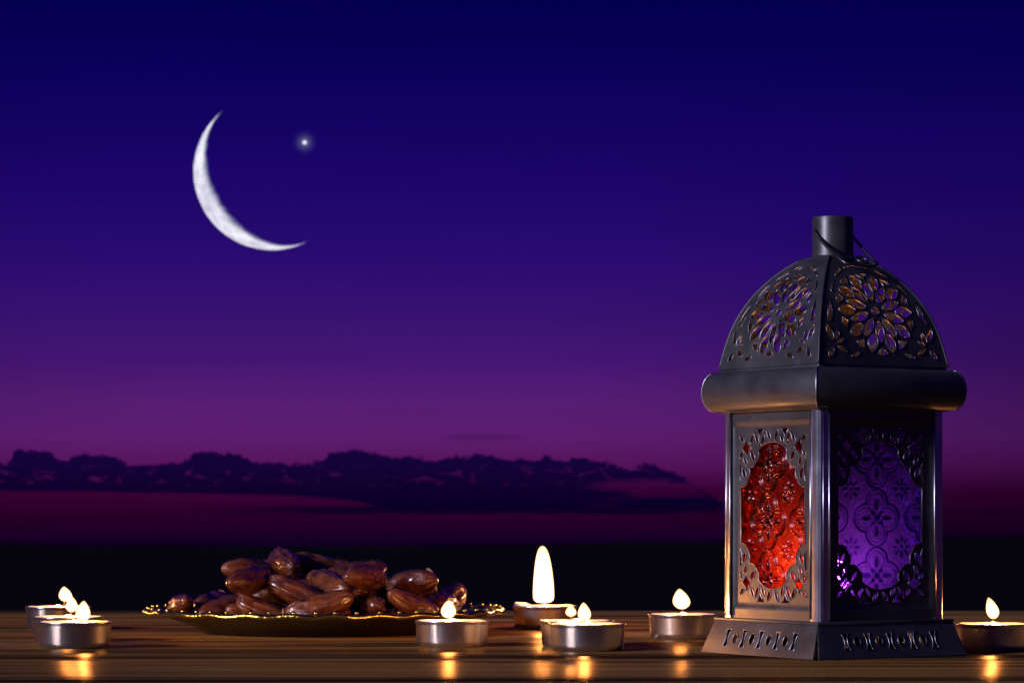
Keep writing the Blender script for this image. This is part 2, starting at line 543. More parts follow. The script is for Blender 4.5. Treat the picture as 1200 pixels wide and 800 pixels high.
def pierced(name, outline, holes, step, fmap, thick, mat, parent, smooth=35):
    """sheet with cut-out holes in 2D, mapped to 3D by fmap(x, y) -> (point, normal), given real thickness"""
    vs, es = [], []
    def loop(poly):
        b0 = len(vs)
        for p in poly: vs.append(Vector(p))
        n = len(poly)
        for i in range(n): es.append((b0 + i, b0 + (i + 1) % n))
    for poly in [outline] + holes: loop(poly)
    xs = [p[0] for p in outline]; ys = [p[1] for p in outline]
    gx = np.arange(min(xs) + step * .5, max(xs), step); gy = np.arange(min(ys) + step * .5, max(ys), step)
    G = np.array([(a, b) for a in gx for b in gy])
    if len(G):
        ok = in_poly(G, outline)
        allp = np.array([p for poly in [outline] + holes for p in poly])
        for h in holes: ok &= ~in_poly(G, h)
        G = G[ok]
        d = np.sqrt(((G[:, None, :] - allp[None]) ** 2).sum(2)).min(1) if len(G) else np.zeros(0)
        for g in G[d > step * .3]: vs.append(Vector(g))
    ov, oe, of, *_ = delaunay_2d_cdt(vs, es, [], 0, 1e-7)
    P = np.array([(v.x, v.y) for v in ov])
    cen = np.array([P[list(f)].mean(0) for f in of])
    keep = in_poly(cen, outline)
    for h in holes: keep &= ~in_poly(cen, h)
    faces = [tuple(f) for f, k in zip(of, keep) if k]
    used = sorted({i for f in faces for i in f})
    ix = {v: i for i, v in enumerate(used)}
    A, Bk = [], []
    for i in used:
        p, nrm = fmap(P[i, 0], P[i, 1])
        A.append(Vector(p)); Bk.append(Vector(p) - Vector(nrm) * thick)
    n = len(A)
    F3 = []
    cnt = {}
    for f in faces:
        g = [ix[i] for i in f]
        a, b, c = (Vector((*P[used[q]], 0)) for q in g[:3])
        if (b - a).cross(c - a).z < 0: g = g[::-1]
        F3.append(tuple(g)); F3.append(tuple(q + n for q in reversed(g)))
        for q in range(len(g)):
            cnt[(g[q], g[(q + 1) % len(g)])] = 1
    for (a, b) in list(cnt):
        if (b, a) not in cnt: F3.append((b, a, a + n, b + n))
    return pyd(name, A + Bk, F3, mat, parent, smooth)

def lens(cx, cy, ang, L, Wd, n=7, tip=1.0):
    """almond hole"""
    out = []
    for s in (1, -1):
        for i in range(n):
            t = -1 + 2 * i / n
            x = t * L / 2 * s
            y = s * Wd / 2 * (1 - abs(t) ** 2) ** tip
            out.append((x, y))
    c, sn = math.cos(ang), math.sin(ang)
    return [(cx + x * c - y * sn, cy + x * sn + y * c) for x, y in out][::-1]

def ell(cx, cy, rx, ry, n=14):
    return [(cx + rx * math.cos(2 * PI * i / n), cy + ry * math.sin(2 * PI * i / n)) for i in range(n)]

def poly_arc(pts, bulge, n=5):
    """polyline whose segments bow sideways by bulge[i]"""
    out = []
    for i in range(len(pts)):
        a = Vector(pts[i]); b = Vector(pts[(i + 1) % len(pts)])
        d = b - a; nn = Vector((-d.y, d.x)).normalized()
        for k in range(n if bulge[i] else 1):
            t = k / n if bulge[i] else 0
            out.append(tuple(a + d * t + nn * bulge[i] * 4 * t * (1 - t)))
    return out

# ------------------------------------------------------------------ lantern
TH = R(32.0)
LC = Vector((0.1547, 1.4403, 0.0))
lantern = empty('moroccan_lantern', LC, TH)
tag(lantern, 'black pierced tin lantern with red and violet glass, domed lid and wire handle', 'lantern')
FACES = [(Vector((0, -1, 0)), Vector((1, 0, 0))), (Vector((-1, 0, 0)), Vector((0, -1, 0))),
         (Vector((0, 1, 0)), Vector((-1, 0, 0))), (Vector((1, 0, 0)), Vector((0, 1, 0)))]
Z = Vector((0, 0, 1))
BW = 0.0763; HB = BW / 2
ZB0, ZB1 = 0.0162, 0.1169
ZC = (ZB0 + ZB1) / 2
mm = 0.001

# flared base skirt: four separate pierced plates with an open seam at each corner
BH0, BH1 = 0.0464, 0.0405
for n_, e_ in FACES:
    sl = math.hypot(BH0 - BH1, ZB0)
    def fm(x, y, n_=n_, e_=e_):
        k = y / sl
        out = BH0 + (BH1 - BH0) * k
        nr = (n_ * ZB0 + Z * (BH0 - BH1)).normalized()
        return e_ * x + n_ * out + Z * (0.0004 + k * (ZB0 - 0.0004)), nr
    w0, w1 = BH0 - 0.0020, BH1 - 0.0002
    outl = [(-w0, 0), (w0, 0), (w1, sl), (-w1, sl)]
    hs = []
    for i in range(9):
        x = (i - 4) * 0.0066
        if i % 2 == 0:
            hs.append(poly_arc([(x - 2.0 * mm, 3.9 * mm), (x + 2.0 * mm, 3.9 * mm), (x + 2.0 * mm, 12.7 * mm), (x - 2.0 * mm, 12.7 * mm)],
                               [0, 1.15 * mm, 0, 1.15 * mm]))
        else:
            hs.append(ell(x, 8.3 * mm, 2.0 * mm, 2.8 * mm))
    sk = pierced('base_plate', outl, hs, 0.004, fm, 0.0007, TIN, lantern)
    bm = bmesh.new()
    for poly in hs:
        pts = [Vector(fm(*p)[0]) + fm(*p)[1] * 0.00005 for p in poly]
        tube(bm, pts + [pts[0]], 0.00022, 5, False)
    bm_obj('cut_edge', bm, TIN_EDGE, sk, True)
# ledge and floor between skirt and body
bm = bmesh.new(); box(bm, -BH1 - .0006, BH1 + .0006, -BH1 - .0006, BH1 + .0006, ZB0 - 0.0004, ZB0 + 0.0012, 0.0004)
bm_obj('floor_tray', bm, TIN, lantern, 30)

# side frames with scalloped windows
def quarter():
    q = [(25.3, 13.5), (19.6, 17.0), (18.6, 23.2), (12.6, 25.8), (11.2, 31.0), (0.0, 35.0)]
    bl = [1.3, 1.2, 1.2, 1.1, -1.1]
    return q, bl
q, bl = quarter()
right_up = [(x * mm, y * mm) for x, y in q]
opening = []
seq = []
bul = []
# counter-clockwise from lower right
for i in range(len(q)): seq.append((q[i][0], q[i][1]))
bul += [v for v in bl]
for i in range(len(q) - 2, -1, -1): seq.append((-q[i][0], q[i][1]))
bul += bl[::-1] + [0]
for i in range(len(q)): seq.append((-q[i][0], -q[i][1]))
bul += bl
for i in range(len(q) - 2, -1, -1): seq.append((q[i][0], -q[i][1]))
bul += bl[::-1] + [0]
seq = [(x * mm, y * mm) for x, y in seq]
opening = poly_arc(seq, [v * mm for v in bul[:len(seq)]], 5)
frame_holes = [opening]
for sx in (1, -1):
    for sy in (1, -1):
        def H(poly):
            cx_ = sum(p[0] for p in poly) / len(poly); cy_ = sum(p[1] for p in poly) / len(poly)
            frame_holes.append([((cx_ + (x - cx_) * 1.16) * sx, (cy_ + (y - cy_) * 1.16) * sy) for x, y in poly])
        H(lens(22.6 * mm, 20.2 * mm, R(62), 5.6 * mm, 2.3 * mm))
        H(poly_arc([(25.6 * mm, 16.6 * mm), (25.6 * mm, 25.0 * mm)], [0, -1.2 * mm]))
        H(lens(15.8 * mm, 28.6 * mm, R(52), 5.4 * mm, 2.2 * mm))
        H(lens(21.6 * mm, 26.0 * mm, R(60), 4.6 * mm, 1.9 * mm))
        H(poly_arc([(20.6 * mm, 28.8 * mm), (24.0 * mm, 32.2 * mm), (20.6 * mm, 35.8 * mm), (17.2 * mm, 32.2 * mm)], [0.45 * mm] * 4, 3))
        H(lens(24.7 * mm, 29.2 * mm, R(128), 4.2 * mm, 1.7 * mm))
        H(lens(24.3 * mm, 36.6 * mm, R(40), 4.4 * mm, 1.7 * mm))
        H(lens(16.3 * mm, 36.8 * mm, R(122), 5.2 * mm, 1.9 * mm))
        H(lens(12.3 * mm, 36.6 * mm, R(62), 6.2 * mm, 2.1 * mm))
        H(lens(7.6 * mm, 36.0 * mm, R(118), 5.0 * mm, 1.9 * mm))
        H(poly_arc([(9.9 * mm, 37.4 * mm), (12.4 * mm, 41.0 * mm), (7.4 * mm, 41.0 * mm)], [0.3 * mm, 0.0, 0.3 * mm], 3))
        H(lens(3.0 * mm, 38.3 * mm, R(62), 5.4 * mm, 1.9 * mm))
PH = (ZB1 - ZB0) / 2 - 0.0007
for n_, e_ in FACES:
    def fm(x, y, n_=n_, e_=e_):
        # sheet with a pressed rectangular border step
        ax, ay = abs(x), abs(y)
        d = min(HB - 0.0075 - ax, PH - 0.006 - ay)
        inset = 0.0008 * min(1.0, max(0.0, d / 0.0009 + 0.5))
        return e_ * x + n_ * (HB - 0.0012 - inset) + Z * (ZC + 0.0003 + y), n_
    outl = [(-HB + .0015, -PH), (HB - .0015, -PH), (HB - .0015, PH), (-HB + .0015, PH)]
    # extra fine rows where the step sits come from the grid
    fr = pierced('side_frame', outl, frame_holes, 0.0011, fm, 0.0007, TIN, lantern, 40)
    bm = bmesh.new()
    for poly in frame_holes:
        pts = [Vector(fm(*p)[0]) + n_ * 0.00008 for p in poly]
        tube(bm, pts + [pts[0]], 0.00026, 5, False)
    bm_obj('cut_edge', bm, TIN_EDGE, fr, True)

# corner posts: folded strip with a chamfer and rolled edges
for k in range(4):
    n1, n2 = FACES[k][0], FACES[(k + 1) % 4][0]
    wing, ch = 0.0062, 0.0026
    prof = [(-wing, 0.0), (-ch, 0.0), (-ch * .55, -ch * .12), (-ch * .12, -ch * .55), (0.0, -ch), (0.0, -wing)]
    # local: first coordinate runs along n2-direction inwards from corner on face n1, second along n1
    ring = []
    inner = []
    P2 = [(HB - 0.0002 + a, HB - 0.0002 + b2) for a, b2 in prof]
    pts3 = [(n2 * a + n1 * b2) for a, b2 in P2]
    # face n1 has b2 == HB (proud), a from HB-wing..HB-ch
    inn = [(n2 * (a - (0.0007 if i >= 2 else 0)) + n1 * (b2 - (0.0007 if i <= 3 else 0))) for i, (a, b2) in enumerate(P2)]
    vs, fs = [], []
    m_ = len(pts3)
    loopv = pts3 + inn[::-1]
    for zz in (ZB0 + 0.0009, ZB1 - 0.0004):
        for p in loopv: vs.append(p + Z * zz)
    L = len(loopv)
    for i in range(L): fs.append((i, (i + 1) % L, L + (i + 1) % L, L + i))
    fs.append(tuple(range(L))); fs.append(tuple(range(2 * L - 1, L - 1, -1)))
    po = pyd('corner_post', vs, fs, POST, lantern, 25)
    bmx = bmesh.new(); bmx.from_mesh(po.data); bmesh.ops.recalc_face_normals(bmx, faces=bmx.faces); bmx.to_mesh(po.data); bmx.free()
    bm = bmesh.new()
    for p in (pts3[0], pts3[-1]):
        tube(bm, [p + Z * (ZB0 + 0.0022), p + Z * (ZB1 - 0.0012)], 0.00062, 10)
    p = pts3[1]
    tube(bm, [p * 0.996 + Z * (ZB0 + 0.002), p * 0.996 + Z * (ZB1 - 0.001)], 0.0004, 8)
    bm_obj('rolled_edge', bm, POST, po, True)

# pressed glass panes with quatrefoil relief
def relief(X, Y):
    """height in mm of the pressed pattern; X, Y in mm"""
    PX, PY = 31.0, 27.6
    def cell(ox, oy):
        return (X - ox + PX / 2) % PX - PX / 2, (Y - oy + PY / 2) % PY - PY / 2
    x, y = cell(0, 0)
    d = np.full(X.shape, 1e9)
    for cx, cy in ((7.0, 0), (-7.0, 0), (0, 7.0), (0, -7.0)):
        d = np.minimum(d, np.hypot(x - cx, y - cy) - 6.5)
    h = 0.75 * np.exp(-(d / 0.55) ** 2) + 0.45 * np.exp(-((d + 1.7) / 0.4) ** 2)
    ins = np.clip((-d - 2.2) / 0.4, 0, 1)
    r = np.hypot(x, y)
    dots = 0.42 * np.clip(np.sin(x * 2 * PI / 1.25), 0, 1) * np.clip(np.sin(y * 2 * PI / 1.25), 0, 1)
    pet = np.zeros(X.shape)
    for a in range(4):
        c, s = math.cos(a * PI / 2), math.sin(a * PI / 2)
        u, v = x * c + y * s, -x * s + y * c
        pet = np.maximum(pet, 1 - ((u - 6.3) / 3.0) ** 2 - (v / 1.35) ** 2)
        c, s = math.cos(a * PI / 2 + PI / 4), math.sin(a * PI / 2 + PI / 4)
        u, v = x * c + y * s, -x * s + y * c
        pet = np.maximum(pet, 0.8 - ((u - 3.2) / 1.7) ** 2 - (v / 0.8) ** 2)
    pet = np.maximum(pet, 1 - (r / 1.5) ** 2)
    pet = np.clip(pet, 0, 1) ** 0.5
    h += ins * (dots * (pet <= 0.01)) + 0.9 * pet
    x, y = cell(PX / 2, PY / 2)
    r = np.hypot(x, y); th = np.arctan2(y, x)
    fl = np.zeros(X.shape)
    for a in range(8):
        c, s = math.cos(a * PI / 4), math.sin(a * PI / 4)
        u, v = x * c + y * s, -x * s + y * c
        fl = np.maximum(fl, 1 - ((u - 3.6) / 2.0) ** 2 - (v / 0.95) ** 2)
    fl = np.maximum(fl, 1 - (r / 1.1) ** 2)
    h += 0.6 * np.clip(fl, 0, 1) ** 0.5
    h += 0.04 * np.sin(X * 0.9 + 1.3 * np.sin(Y * .5)) * np.sin(Y * 0.8 + 1.1 * np.sin(X * .6))
    return h
for k, (n_, e_) in enumerate(FACES):
    hw, hh, st = 29.5, 43.5, 0.36
    xs = np.arange(-hw, hw + .01, st); ys = np.arange(-hh, hh + .01, st)
    X, Y = np.meshgrid(xs, ys, indexing='xy')
    Hh = relief(X + (9 if k % 2 else -1.0), Y + (2.5 if k % 2 else 0.5))
    base_d = HB - 0.0062
    e3, n3 = np.array(e_), np.array(n_)
    Pf = e3 * (X[..., None] * mm) + n3 * (base_d + 1.3 * Hh[..., None] * mm) + np.array([0, 0, 1.0]) * (ZC + Y[..., None] * mm)
    V_ = Pf.reshape(-1, 3)
    nx, ny = len(xs), len(ys)
    idx = np.arange(nx * ny).reshape(ny, nx)
    Fq = np.stack([idx[:-1, :-1], idx[:-1, 1:], idx[1:, 1:], idx[1:, :-1]], -1).reshape(-1, 4)
    gp = pyd('glass_pane', V_.tolist(), [tuple(f) for f in Fq.tolist()], RED if k in (1, 2) else VIOLET, lantern, True)
    gp.data.attributes.new('thickness', 'FLOAT', 'POINT').data.foreach_set('value', Hh.reshape(-1).astype(np.float32))

# bulging collar
def square_sweep(name, prof, mat, parent, rc=0.0008, smooth=35):
    vs, fs = [], []
    nper = None
    for (h, z) in prof:
        ring = []
        for sx, sy, a0 in ((1, 1, 0), (-1, 1, 90), (-1, -1, 180), (1, -1, 270)):
            for j in range(4):
                a = R(a0 + 30 * j)
                ring.append((sx * (h - rc) + rc * math.cos(a), sy * (h - rc) + rc * math.sin(a), z))
        nper = len(ring)
        vs += ring
    for i in range(len(prof) - 1):
        for j in range(nper):
            a, b = i * nper + j, i * nper + (j + 1) % nper
            fs.append((a, b, b + nper, a + nper))
    return pyd(name, vs, fs, mat, parent, smooth)
prof = [(HB - 0.006, ZB1 - 0.0006), (HB + 0.0010, ZB1 - 0.0006)]
zc0, zc1 = ZB1, 0.1360
for i in range(17):
    a = -PI / 2 + PI * i / 16
    hmid = (zc0 + zc1) / 2
    ov = 0.0062 * (math.cos(a) ** 0.75 if math.cos(a) > 1e-6 else 0)
    prof.append((HB + 0.0012 + ov, hmid + (zc1 - zc0) / 2 * math.sin(a)))
prof += [(HB + 0.0006, 0.1361), (HB + 0.0004, 0.1376), (HB - 0.0030, 0.1378)]
collar = square_sweep('collar', prof, TIN, lantern)
for sx, sy in ((1, 1), (-1, 1), (-1, -1), (1, -1)):
    bm = bmesh.new()
    tube(bm, [(sx * (h - .0004), sy * (h - .0004), z) for h, z in prof[2:-4]], 0.0005, 6)
    bm_obj('corner_seam', bm, TIN_EDGE, collar, True)

# dome lid of four curved pierced panels
DP = [(0.0393, 0.1374), (0.0381, 0.1440), (0.0364, 0.1518), (0.0343, 0.1590), (0.0317, 0.1653), (0.0288, 0.1709), (0.0256, 0.1758),
      (0.0195, 0.1832), (0.0140, 0.1879), (0.0096, 0.1908)]
S = [0.0]
for a, b in zip(DP, DP[1:]): S.append(S[-1] + math.hypot(b[0] - a[0], b[1] - a[1]))
Sn = np.array(S); Hn = np.array([p[0] for p in DP]); Zn = np.array([p[1] for p in DP])
# smooth the profile
ss = np.linspace(0, S[-1], 120)
hh_ = np.interp(ss, Sn, Hn); zz_ = np.interp(ss, Sn, Zn)
for _ in range(60):
    hh_[1:-1] = (hh_[:-2] + 2 * hh_[1:-1] + hh_[2:]) / 4
    zz_[1:-1] = (zz_[:-2] + 2 * zz_[1:-1] + zz_[2:]) / 4
def prof_at(s):
    h = np.interp(s, ss, hh_); z = np.interp(s, ss, zz_)
    e = 0.0005
    dh = np.interp(s + e, ss, hh_) - np.interp(s - e, ss, hh_)
    dz_ = np.interp(s + e, ss, zz_) - np.interp(s - e, ss, zz_)
    l = math.hypot(dh, dz_)
    return float(h), float(z), dz_ / l, -dh / l
dome_holes = []
CY, RR = 0.0270, 0.0236
NP = 10
for i in range(NP):
    a = PI / 2 + 2 * PI * i / NP
    ca, sa = math.cos(a), math.sin(a)
    r0, r1 = 0.21 * RR, 0.70 * RR
    rm = (r0 + r1) / 2
    dome_holes.append(lens(rm * ca, CY + rm * sa, a, r1 - r0, 0.205 * RR, 7, 0.75))
    a2 = a + PI / NP
    c2, s2_ = math.cos(a2), math.sin(a2)
    r0, r1 = 0.50 * RR, 0.93 * RR
    rm = (r0 + r1) / 2
    dome_holes.append(lens(rm * c2, CY + rm * s2_, a2, r1 - r0, 0.25 * RR, 7, 0.8))
    # little curved triangle beyond each petal tip
    tri = []
    for rr_, da in ((0.77, 0.0), (0.915, 0.15), (0.945, 0.0), (0.915, -0.15)):
        tri.append((rr_ * RR * math.cos(a + da), CY + rr_ * RR * math.sin(a + da)))
    dome_holes.append(tri)
star = []
for i in range(24):
    r = (0.105 if i % 2 else 0.075) * RR
    star.append((r * math.cos(PI * i / 12), CY + r * math.sin(PI * i / 12)))
dome_holes.append(star)
for sx in (1, -1):
    def H(poly): dome_holes.append([(x * sx, y) for x, y in poly])
    c0 = (28.0 * mm, 9.6 * mm)
    for ang, L, Wd in ((70, 8.6, 3.3), (112, 6.0, 2.6), (30, 7.2, 3.0), (-12, 6.0, 2.8), (-55, 6.2, 2.8), (155, 4.6, 2.2), (-105, 6.4, 2.6), (-150, 6.0, 2.4)):
        a = R(ang); d = (1.7 + L / 2) * mm
        H(lens(c0[0] + d * math.cos(a), c0[1] + d * math.sin(a), a, L * mm, Wd * mm, 6))
    H([(26.0 * mm, 26.0 * mm), (27.6 * mm, 21.0 * mm), (30.2 * mm, 20.6 * mm), (28.2 * mm, 27.6 * mm), (25.4 * mm, 32.5 * mm)])
    H([(18.2 * mm, 43.6 * mm), (22.6 * mm, 36.6 * mm), (23.0 * mm, 38.0 * mm), (20.0 * mm, 42.6 * mm)])
    H([(9.4 * mm, 51.0 * mm), (15.6 * mm, 46.6 * mm), (15.6 * mm, 48.0 * mm), (11.0 * mm, 52.6 * mm)])
    H(lens(4.4 * mm, 54.2 * mm, R(158), 6.8 * mm, 2.4 * mm, 6))
    H(lens(16.4 * mm, 4.8 * mm, R(160), 6.4 * mm, 2.3 * mm, 6))
ST = S[-1]
for n_, e_ in FACES:
    def fm(x, y, n_=n_, e_=e_):
        h, z, nn, nz = prof_at(min(max(y, 0), ST))
        return e_ * x + n_ * h + Z * z, (n_ * nn + Z * nz).normalized()
    ys = np.linspace(0, ST, 36)
    outl = [(prof_at(y)[0] - 0.0001, y) for y in ys] + [(-prof_at(y)[0] + 0.0001, y) for y in ys[::-1]]
    # keep only holes that stay inside the panel border
    hs = []
    for poly in dome_holes:
        if all(abs(px) < prof_at(py)[0] - 0.0028 and 0.002 < py < ST - 0.004 for px, py in poly): hs.append(poly)
    dp_ = pierced('dome_panel', outl, hs, 0.0022, fm, 0.0008, TIN, lantern, 40)
    bm = bmesh.new()
    for poly in hs:
        pts = []
        for px, py in poly:
            p, nr = fm(px, py); pts.append(Vector(p) + nr * 0.00006)
        tube(bm, pts + [pts[0]], 0.0002, 4, False)
    bm_obj('cut_edge', bm, TIN_EDGE, dp_, True)
for n1, n2 in ((FACES[k][0], FACES[(k + 1) % 4][0]) for k in range(4)):
    bm = bmesh.new()
    tube(bm, [(n1 + n2) * (prof_at(y)[0] - 0.0002) + Z * prof_at(y)[1] for y in np.linspace(0.0, ST - 0.001, 26)], 0.00062, 6)
    bm_obj('dome_seam', bm, TIN, lantern, True)

# chimney
zt, zb = 0.2102, 0.1895
bm = bmesh.new()
lathe(bm, [(0.0128, zb - 0.0004), (0.0112, zb + 0.0012), (0.0101, zb + 0.0020), (0.0099, zb + 0.004), (0.0098, zt - 0.0008), (0.0096, zt), (0.0091, zt), (0.0090, zt - 0.001), (0.0090, zb)], 40)
chim = bm_obj('chimney', bm, TIN, lantern, 40)
# wire handle folded down over one side, hooked through two ears
n_, e_ = FACES[0]
bm = bmesh.new()
zp = 0.2030
path = [(-0.0086, 0.000, zp), (-0.0108, 0.0005, zp), (-0.0111, 0.0035, zp - 0.0032), (-0.0108, 0.0120, zp - 0.0100), (-0.0104, 0.0190, zp - 0.0146), (-0.0090, 0.0225, zp - 0.0168),
        (-0.0045, 0.0243, zp - 0.0178), (0.0, 0.0247, zp - 0.0180), (0.0045, 0.0243, zp - 0.0178), (0.0090, 0.0225, zp - 0.0166), (0.0104, 0.0190, zp - 0.0144),
        (0.0108, 0.0120, zp - 0.0098), (0.0111, 0.0035, zp - 0.0032), (0.0108, 0.0005, zp), (0.0086, 0.000, zp)]
tube(bm, spline([e_ * a + n_ * b2 + Z * c2 for a, b2, c2 in path], 6), 0.00075, 8)
hd = bm_obj('wire_handle', bm, WIRE, lantern, True)
bm = bmesh.new()
ringc = n_ * 0.0212 + Z * (zp - 0.0146) + e_ * 0.001
tube(bm, [ringc + e_ * (0.0030 * math.cos(2 * PI * i / 20)) + (n_ * 0.8 - Z * 0.5) * (0.0034 * math.sin(2 * PI * i / 20)) for i in range(21)], 0.00055, 6, False)
bm_obj('ring', bm, WIRE, hd, True)

# ------------------------------------------------------------------ tealights
CUPH = 0.0130
CR = 0.0190
def cup_mesh(name, wav=0.0, seed=0):
    rnd = random.Random(seed)
    ph = [rnd.uniform(0, 6.28) for _ in range(4)]
    def wob(r, z, a):
        k = max(0.0, (z - 0.004) / CUPH)
        d = wav * (math.sin(2 * a + ph[0]) + 0.6 * math.sin(5 * a + ph[1]))
        q = 0.0001 * math.sin(9 * a + ph[2]) + 0.00007 * math.sin(23 * a + ph[3])
        return r + q * (0.3 + k), z + d * k
    bm = bmesh.new()
    lathe(bm, [(0.0, 0.0003), (0.0145, 0.0003), (0.0165, 0.0), (0.01765, 0.0008), (0.0180, 0.003), (0.0184, 0.0110), (0.0187, 0.0123),
               (0.0190, 0.0128), (0.01895, 0.0132), (0.0185, 0.0132), (0.0182, 0.0126), (0.0180, 0.0110), (0.0176, 0.0030), (0.0, 0.0028)], 64, wob=wob)
    bmesh.ops.remove_doubles(bm, verts=bm.verts, dist=1e-6)
    bmesh.ops.recalc_face_normals(bm, faces=bm.faces)
    me = bpy.data.meshes.new(name); bm.to_mesh(me); bm.free()
    for p in me.polygons: p.use_smooth = True
    me.materials.append(FOIL)
    return me
def wax_mesh(name, wav=0.0, bump_=0.0, seed=0):
    rnd = random.Random(seed + 50)
    ph = [rnd.uniform(0, 6.28) for _ in range(3)]
    def wob(r, z, a):
        d = 0.0
        if z > 0.006:
            d = wav * (r / 0.018) * (math.sin(2 * a + ph[0]) + 0.6 * math.sin(3 * a + ph[1])) + 0.0001 * math.sin(7 * a + ph[2]) * r / 0.018
            if bump_ and r > 0.010: d += bump_ * max(0.0, math.cos(a - PI)) ** 6
        return r, z + d
    bm = bmesh.new()
    lathe(bm, [(0.0, 0.0029), (0.0174, 0.0031), (0.0178, 0.0108), (0.0177, 0.0128), (0.0170, 0.0133), (0.0155, 0.0131), (0.0110, 0.0128), (0.0060, 0.0127), (0.0026, 0.0130),
               (0.0012, 0.0140), (0.0, 0.0143)], 48, wob=wob)
    bmesh.ops.remove_doubles(bm, verts=bm.verts, dist=1e-6)
    bmesh.ops.recalc_face_normals(bm, faces=bm.faces)
    me = bpy.data.meshes.new(name); bm.to_mesh(me); bm.free()
    for p in me.polygons: p.use_smooth = True
    me.materials.append(WAX)
    return me
FLAME_COL = (1.0, 0.38, 0.10)
def flame(parent, x, y, z0, h, r, lean, lean_y=0.0, tall=False, power=0.14):
    prof = [(0.0, 0.0), (0.38, 0.03), (0.66, 0.10), (0.88, 0.20), (1.0, 0.33), (0.97, 0.46), (0.84, 0.60), (0.64, 0.74), (0.42, 0.86), (0.2, 0.95), (0.0, 1.0)]
    if tall:
        prof = [(0.0, 0.0), (0.70, 0.02), (0.93, 0.06), (1.0, 0.12), (0.99, 0.25), (0.93, 0.42), (0.84, 0.58), (0.72, 0.73), (0.58, 0.85), (0.40, 0.94), (0.2, 0.985), (0.0, 1.0)]
    bm = bmesh.new()
    rings = []
    for q, k in prof:
        ring = []
        for i in range(20):
            a = 2 * PI * i / 20
            ring.append(bm.verts.new((max(q, 0.01) * r * math.cos(a) + lean * k * k * h, max(q, 0.01) * r * math.sin(a) + lean_y * k * k * h, k * h)))
        rings.append(ring)
    for A, Bb in zip(rings, rings[1:]):
        for i in range(20): bm.faces.new((A[i], A[(i + 1) % 20], Bb[(i + 1) % 20], Bb[i]))
    bm.faces.new(rings[0][::-1]); bm.faces.new(rings[-1])
    o = bm_obj('flame', bm, FLAME_TALL if tall else FLAME, parent, True)
    o.location = (x, y, z0)
    ld = bpy.data.lights.new('candle_light', 'POINT')
    ld.energy = power
    ld.color = FLAME_COL
    ld.shadow_soft_size = r * 0.55
    lo_ = bpy.data.objects.new('candle_light', ld)
    col.objects.link(lo_)
    lo_.parent = o
    lo_.location = (lean * 0.2 * h, 0, h * 0.42)
    return o
def tealight(px, y, fl, label, group=None, rz=0.0, wav=0.0, bump_=0.0, seed=0, loc=None, power=0.14):
    """fl: (flame bottom row, flame top row, flame centre column, width px, lean)"""
    p = at(px, y) if loc is None else Vector(loc)
    o = empty('tealight', p)
    tag(o, label, 'candle', group)
    c_ = link_mesh('cup', cup_mesh('cup', wav * 0.4, seed), None, o)
    link_mesh('wax', wax_mesh('wax', wav, bump_, seed), None, o)
    bot, top, fx, fw, lean = fl
    s = y / F
    x0 = (fx - px) * s
    zb_ = CAMH - (bot - HZ) * s
    zt_ = CAMH - (top - HZ) * s
    h = zt_ - zb_
    # wick
    bm = bmesh.new()
    tube(bm, spline([(x0 * 0.55, 0, 0.0108), (x0 * 0.7, 0.0001, 0.0128), (x0, 0.0002, max(zb_ + 0.0014, 0.0142)), (x0 + 0.0006, 0.0, max(zb_ + 0.0024, 0.0152))], 4),
         0.00052, 6)
    bm_obj('wick', bm, WICK, o, True)
    flame(o, x0, 0.0, zb_, h, fw * s / 2 * 1.1, lean, 0.0, h > 0.02, power)
    return o
TG = 'burning tealights standing on the table'
tealight(688.5, 1.479, (727.5, 705, 685, 14.5, -0.06), 'lit tealight in shiny silver foil cup, touching another whose flame is tiny', TG, seed=1)
tealight(676.0, 1.5215, (722, 708.5, 669, 12, 0.0), 'lit tealight with a tiny round flame, pushed up behind another silver tealight', TG, seed=2, power=0.10)
tealight(529.5, 1.521, (724, 702.5, 525.5, 16.5, 0.0), 'lone lit tealight with round flame standing in front of the date plate', TG, seed=3)
tealight(638.5, 1.745, (706.5, 639, 637, 23, -0.02), 'melted tealight with one very tall white flame and uneven wax rim', TG, wav=0.0005, bump_=0.0026, seed=4, power=0.18)
tealight(800.5, 1.612, (713.5, 689, 799, 19, -0.12), 'lit tealight close behind the red glass side of the lantern', TG, seed=5, power=0.05)
tealight(1164.0, 1.478, (725, 699, 1164, 14, -0.22), 'lit tealight with leaning pointed flame on the violet glass side of the lantern', TG, seed=6)
tealight(87.5, 1.505, (728, 703, 97, 16, 0.05), 'lit tealight of the row of three farthest from the back edge of the table', TG, seed=7)
tealight(80.0, 1.575, (717, 698, 84, 13, 0.0), 'lit tealight in the middle of the row of three beside the date plate', TG, seed=8)
tealight(68.0, 1.735, (704.5, 686.5, 77, 14.5, -0.12), 'lit tealight of the row of three closest to the back edge of the table', TG, seed=9)
# the candle burning inside the lantern
tl = empty('tealight', LC + Vector((-0.005, -0.015, ZB0 + 0.0012)))
tag(tl, 'lit tealight burning inside the lantern behind the coloured glass', 'candle')
link_mesh('cup', cup_mesh('cup', 0, 21), None, tl)
link_mesh('wax', wax_mesh('wax', 0, 0, 21), None, tl)
bm = bmesh.new(); tube(bm, [(0, 0, 0.0108), (0, 0, 0.0125), (0.0003, 0, 0.0150)], 0.0005, 6); bm_obj('wick', bm, WICK, tl, True)
flame(tl, 0, 0, 0.0138, 0.020, 0.0036, 0.03, power=0.44)

